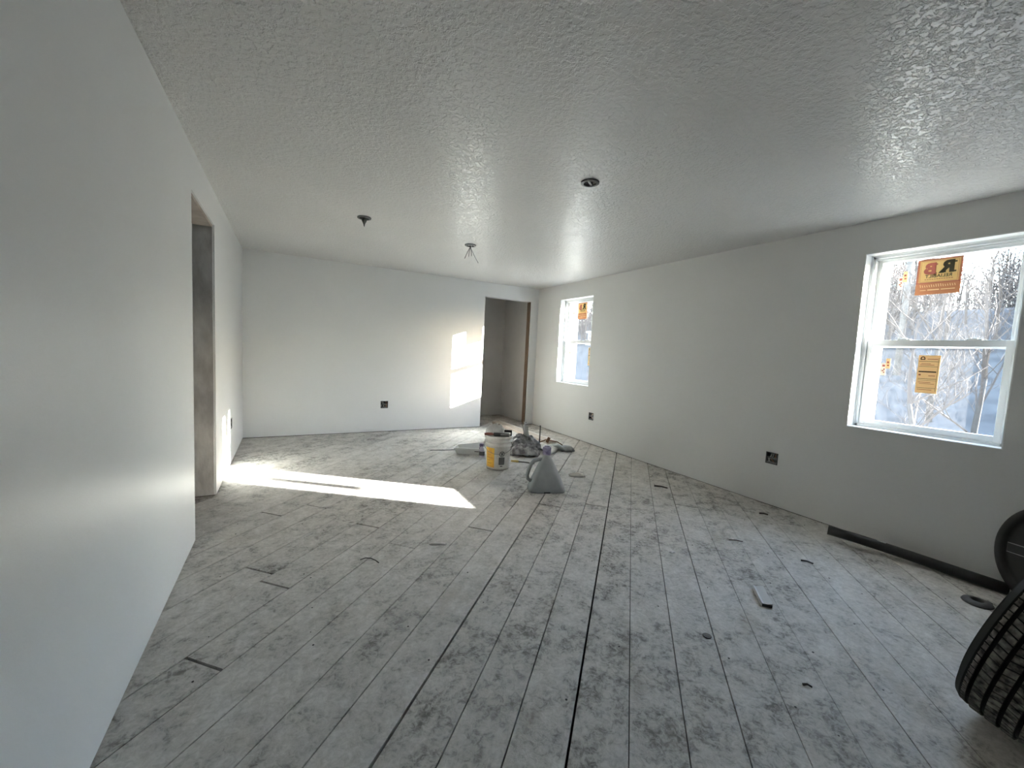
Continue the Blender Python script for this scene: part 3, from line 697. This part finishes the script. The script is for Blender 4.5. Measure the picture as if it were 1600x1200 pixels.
tag(MB().tube([(1.60, 4.98, .005), (1.78, 4.93, .005), (1.95, 4.90, .005), (2.05, 4.97, .005), (2.18, 5.08, .02)], .005, 6).build('grey_cord', mat('grey_cord', (.16, .16, .15), .6), smooth=True), 'thin grey cord lying on the floor behind the plastic tray', 'cord')
sheet('crumpled_paper', 'crumpled white paper scrap on the floor right of the jug', 'paper', (2.745, 3.43, 0), RZ-.05, crumple(16, 8, .16, .06, .045, 13, .9), mat('white_scrap', (.76, .72, .64), .85), .0015)

# ---------------------------------------------------------------- pipe, lid, ring and tyre along the right wall
PIPE = mat('black_pipe', (.016, .016, .017), .42, spec=.35, var=.3, vscale=20)
pts = [(3.60, 1.46, .078), (3.655, 1.32, .069), (3.705, 1.17, .058), (3.745, 1.02, .047), (3.77, .88, .039), (3.782, .74, .036), (3.786, .60, .036)]
pi_ = put('drain_pipe', 'long black plastic pipe lying along the right wall floor', 'pipe', 3.70, .90, 0, 0)
pl_ = [(x-3.70, y-.90, z) for x, y, z in pts]
q = MB(); q.tube(pl_, .034, 20, cap=False); q.build('tube', PIPE, pi_, smooth=True).modifiers.new('wall', 'SOLIDIFY').thickness = .004
MB().box(3.700-3.70-.010, 3.700-3.70+.010, 1.185-.9-.035, 1.185-.9+.03, .0925, .0935, ).build('printed_mark', mat('white_print', (.40, .40, .40), .5), pi_)
# round lid leaning by the wall
ld = thing('round_lid', 'round black plastic lid with ribbed centre leaning at right wall', 'lid', (3.715, .436, .0))
nrm = Vector((-math.cos(.6)*math.cos(.12), math.sin(.6)*math.cos(.12), math.sin(.12)))
ML = Matrix.Translation((0, 0, .2995)) @ nrm.to_track_quat('Z', 'Y').to_matrix().to_4x4()
BLK = mat('black_plastic', (.009, .009, .009), .6, spec=.25, var=.3, vscale=25)
MB().lathe([(.001, -.006), (.285, -.006), (.298, -.002), (.300, .008), (.296, .022), (.280, .026), (.258, .024), (.250, .012), (.232, .004), (.10, .008), (.001, .010)], 64, ML).build('shell', BLK, ld, smooth=True)
lz = ML.to_3x3().inverted() @ Vector((0, 0, 1)); ang = math.atan2(lz.y, lz.x)
MB().box(-.026, .026, -.235, .235, .006, .016, ML @ Matrix.Rotation(ang+R(6), 4, 'Z')).build('rib_band', BLK, ld, bevel=.004)
LT = mat('painted_glint', (.16, .16, .155), .4)  # pale strips paint the highlights along the rib edges
for s_ in (-.027, .027): MB().box(s_-.0018, s_+.0018, -.230, -.03, .0155, .0185, ML @ Matrix.Rotation(ang+R(6), 4, 'Z')).build('rib_glint', LT, ld); MB().box(s_-.0018, s_+.0018, .03, .230, .0155, .0185, ML @ Matrix.Rotation(ang+R(6), 4, 'Z')).build('rib_glint', LT, ld)
MB().lathe([(.001, .008), (.05, .008), (.046, .018), (.001, .019)], 24, ML).build('hub', BLK, ld, smooth=True)
fr_ = thing('floor_ring', 'flat dark rubber ring on the floor beside the tire', 'ring', (3.475, .655, 0), RZ)
MB().lathe([(.026, .0), (.062, .0), (.066, .004), (.060, .014), (.034, .022), (.027, .019), (.026, .0)], 32).build('washer', mat('dark_rubber', (.06, .06, .06), .6, var=.3, vscale=30), fr_, smooth=True)
MB().box(.050, .074, -.012, .012, .0, .010).build('tab', mat('dark_rubber_tab', (.05, .05, .05), .6), fr_)
# tyre
TY = thing('car_tire', 'worn black car tire with muddy tread at the right edge', 'tire', (2.386, .266, 0))
phi_, til_, Rr, Wt = 1.474, .231, .331, .205
n3 = Vector((math.cos(phi_)*math.cos(til_), math.sin(phi_)*math.cos(til_), math.sin(til_)))
MT = n3.to_track_quat('Z', 'Y').to_matrix().to_4x4()
hw_ = Wt/2
prof = [(.205, -hw_*.86), (.215, -hw_*1.0), (.258, -hw_*1.06), (.308, -hw_*1.0), (.322, -hw_*.84)]
gro = [-.60, -.20, .20, .60]
for g_ in gro:
    a, b = g_*hw_-.006, g_*hw_+.006
    prof += [(.327-.006*abs(g_), a), (.317, a+.001), (.317, b-.001), (.327-.006*abs(g_), b)]
prof += [(.322, hw_*.84), (.308, hw_*1.0), (.258, hw_*1.06), (.215, hw_*1.0), (.205, hw_*.86), (.200, hw_*.7), (.30, hw_*.5), (.305, 0), (.30, -hw_*.5), (.200, -hw_*.7), (.205, -hw_*.86)]
RUB = mat('tire_rubber', (.007, .007, .007), .75, spec=.2, var=.3, vscale=12)
MUD = mat('muddy_tread', (.20, .19, .17), .9, spec=.2, col2=(.03, .028, .026), vscale=45, detail=6)
q = MB().lathe(prof, 96, MT); zc = -min(v[2] for v in q.v) + .003
q.v = [(x, y, z+zc) for x, y, z in q.v]; q.build('carcass', RUB, TY, smooth=False)
tb = MB(); MZ = Matrix.Translation((0, 0, zc)) @ MT
edges = [-.86] + gro + [.86]; nb = 76
for i in range(5):
    a = edges[i]*hw_ + .0062; b = edges[i+1]*hw_ - .0062
    for k in range(nb):
        g0 = 2*math.pi*(k + .13*(i % 2)*3)/nb; g1 = g0 + 2*math.pi/nb*.80
        sk = (.010 if i in (1, 3) else -.006 if i == 2 else .004)/Rr
        ro = .3300 - (.004 if i in (0, 4) else 0)
        v = []
        for r_ in (.318, ro):
            for (g_, zz) in ((g0, a), (g1, a), (g1+sk, b), (g0+sk, b)):
                rr_ = r_ - (.004 if (i == 0 and zz == a) or (i == 4 and zz == b) else 0); v.append(MZ @ Vector((rr_*math.cos(g_), rr_*math.sin(g_), zz)))
        tb.add(v, [(4, 5, 6, 7), (0, 1, 5, 4), (1, 2, 6, 5), (2, 3, 7, 6), (3, 0, 4, 7)])
tb.build('tread_blocks', MUD, TY, kind='stuff')
for s_ in (-1, 1): MB().lathe([(.270, s_*hw_*1.055), (.272, s_*hw_*1.085), (.276, s_*hw_*1.085), (.278, s_*hw_*1.05)], 72, MZ).build('sidewall_rib', RUB, TY)

# ---------------------------------------------------------------- litter on the floor
cx = thing('trim_offcut', 'short white trim offcut with a dark hollow end on the floor', 'offcut', (2.34, 1.222, 0), math.atan2(1.182-1.313, 2.244-2.379)+math.pi)
WHT = mat('white_trim', (.55, .55, .54), .5)
MB().prism([(-.026, 0), (.026, 0), (.026, .022), (.014, .016), (.0, .019), (-.014, .023), (-.026, .026)], -.095, .088, Matrix(((0, 0, 1, 0), (1, 0, 0, 0), (0, 1, 0, 0), (0, 0, 0, 1)))).build('face', WHT, cx)
MB().box(-.098, -.0945, -.024, .024, .002, .018).build('hollow_shade', BLACKM, cx)  # black plate on the solid end paints the shade of an open channel
tag(MB().lathe([(.001, .0), (.019, .0), (.020, .002), (.018, .004), (.001, .005)], 20, Matrix.Translation((1.761, 1.147, 0))).build('metal_slug', mat('dull_slug', (.085, .08, .075), .6, var=.3, vscale=60)), 'round dark metal slug lying flat on the planks', 'slug')
sheet('paper_strip', 'curled white paper strip on the planks left of centre', 'paper', (.885, 2.52, 0), RZ+.1, crumple(12, 3, .11, .018, .018, 31, .8), mat('strip_white', (.70, .68, .64), .8), .001)
sheet('paper_fleck', 'small white paper fleck on the planks near the room centre', 'paper', (2.30, 1.80, 0), RZ+.6, crumple(6, 4, .04, .025, .010, 33, .8), mat('fleck_white', (.66, .65, .62), .8), .001)
def stick(label, a, b, r_, m):
    A, B = Vector((a[0], a[1], r_)), Vector((b[0], b[1], r_)); mid = (A+B)/2
    tag(MB().tube([A, mid+Vector((.006, .004, r_*.4)), B], [r_, r_*.9, r_*.7], 6).build('wood_splinter', m, smooth=True), label, 'splinter', 'dark splinters on the floor')
DKW = mat('dark_splinter', (.07, .06, .05), .8)
stick('thick dark wood splinter near the right wall between the two windows', (3.307, 2.872), (3.378, 2.763), .009, DKW)
stick('thin dark wood splinter on the planks behind the white trim offcut', (2.86, 1.76), (2.93, 1.70), .004, DKW)
stick('dark wood splinter near the end of the black pipe', (3.03, 1.36), (3.06, 1.30), .006, DKW)
stick('short dark splinter at the foot of the wall below the near outlet box', (3.62, 1.98), (3.66, 1.93), .008, DKW)
stick('dark wood splinter in front of the tire', (1.86, .78), (1.88, .755), .005, DKW)
q = MB().tube([(.394, 2.512, .003), (.425, 2.520, .004), (.455, 2.500, .004), (.475, 2.465, .004), (.487, 2.431, .003)], .0032, 6)
tag(q.build('curled_string', mat('grey_string', (.14, .135, .125), .8), smooth=True), 'curled grey string on the planks at left', 'string')
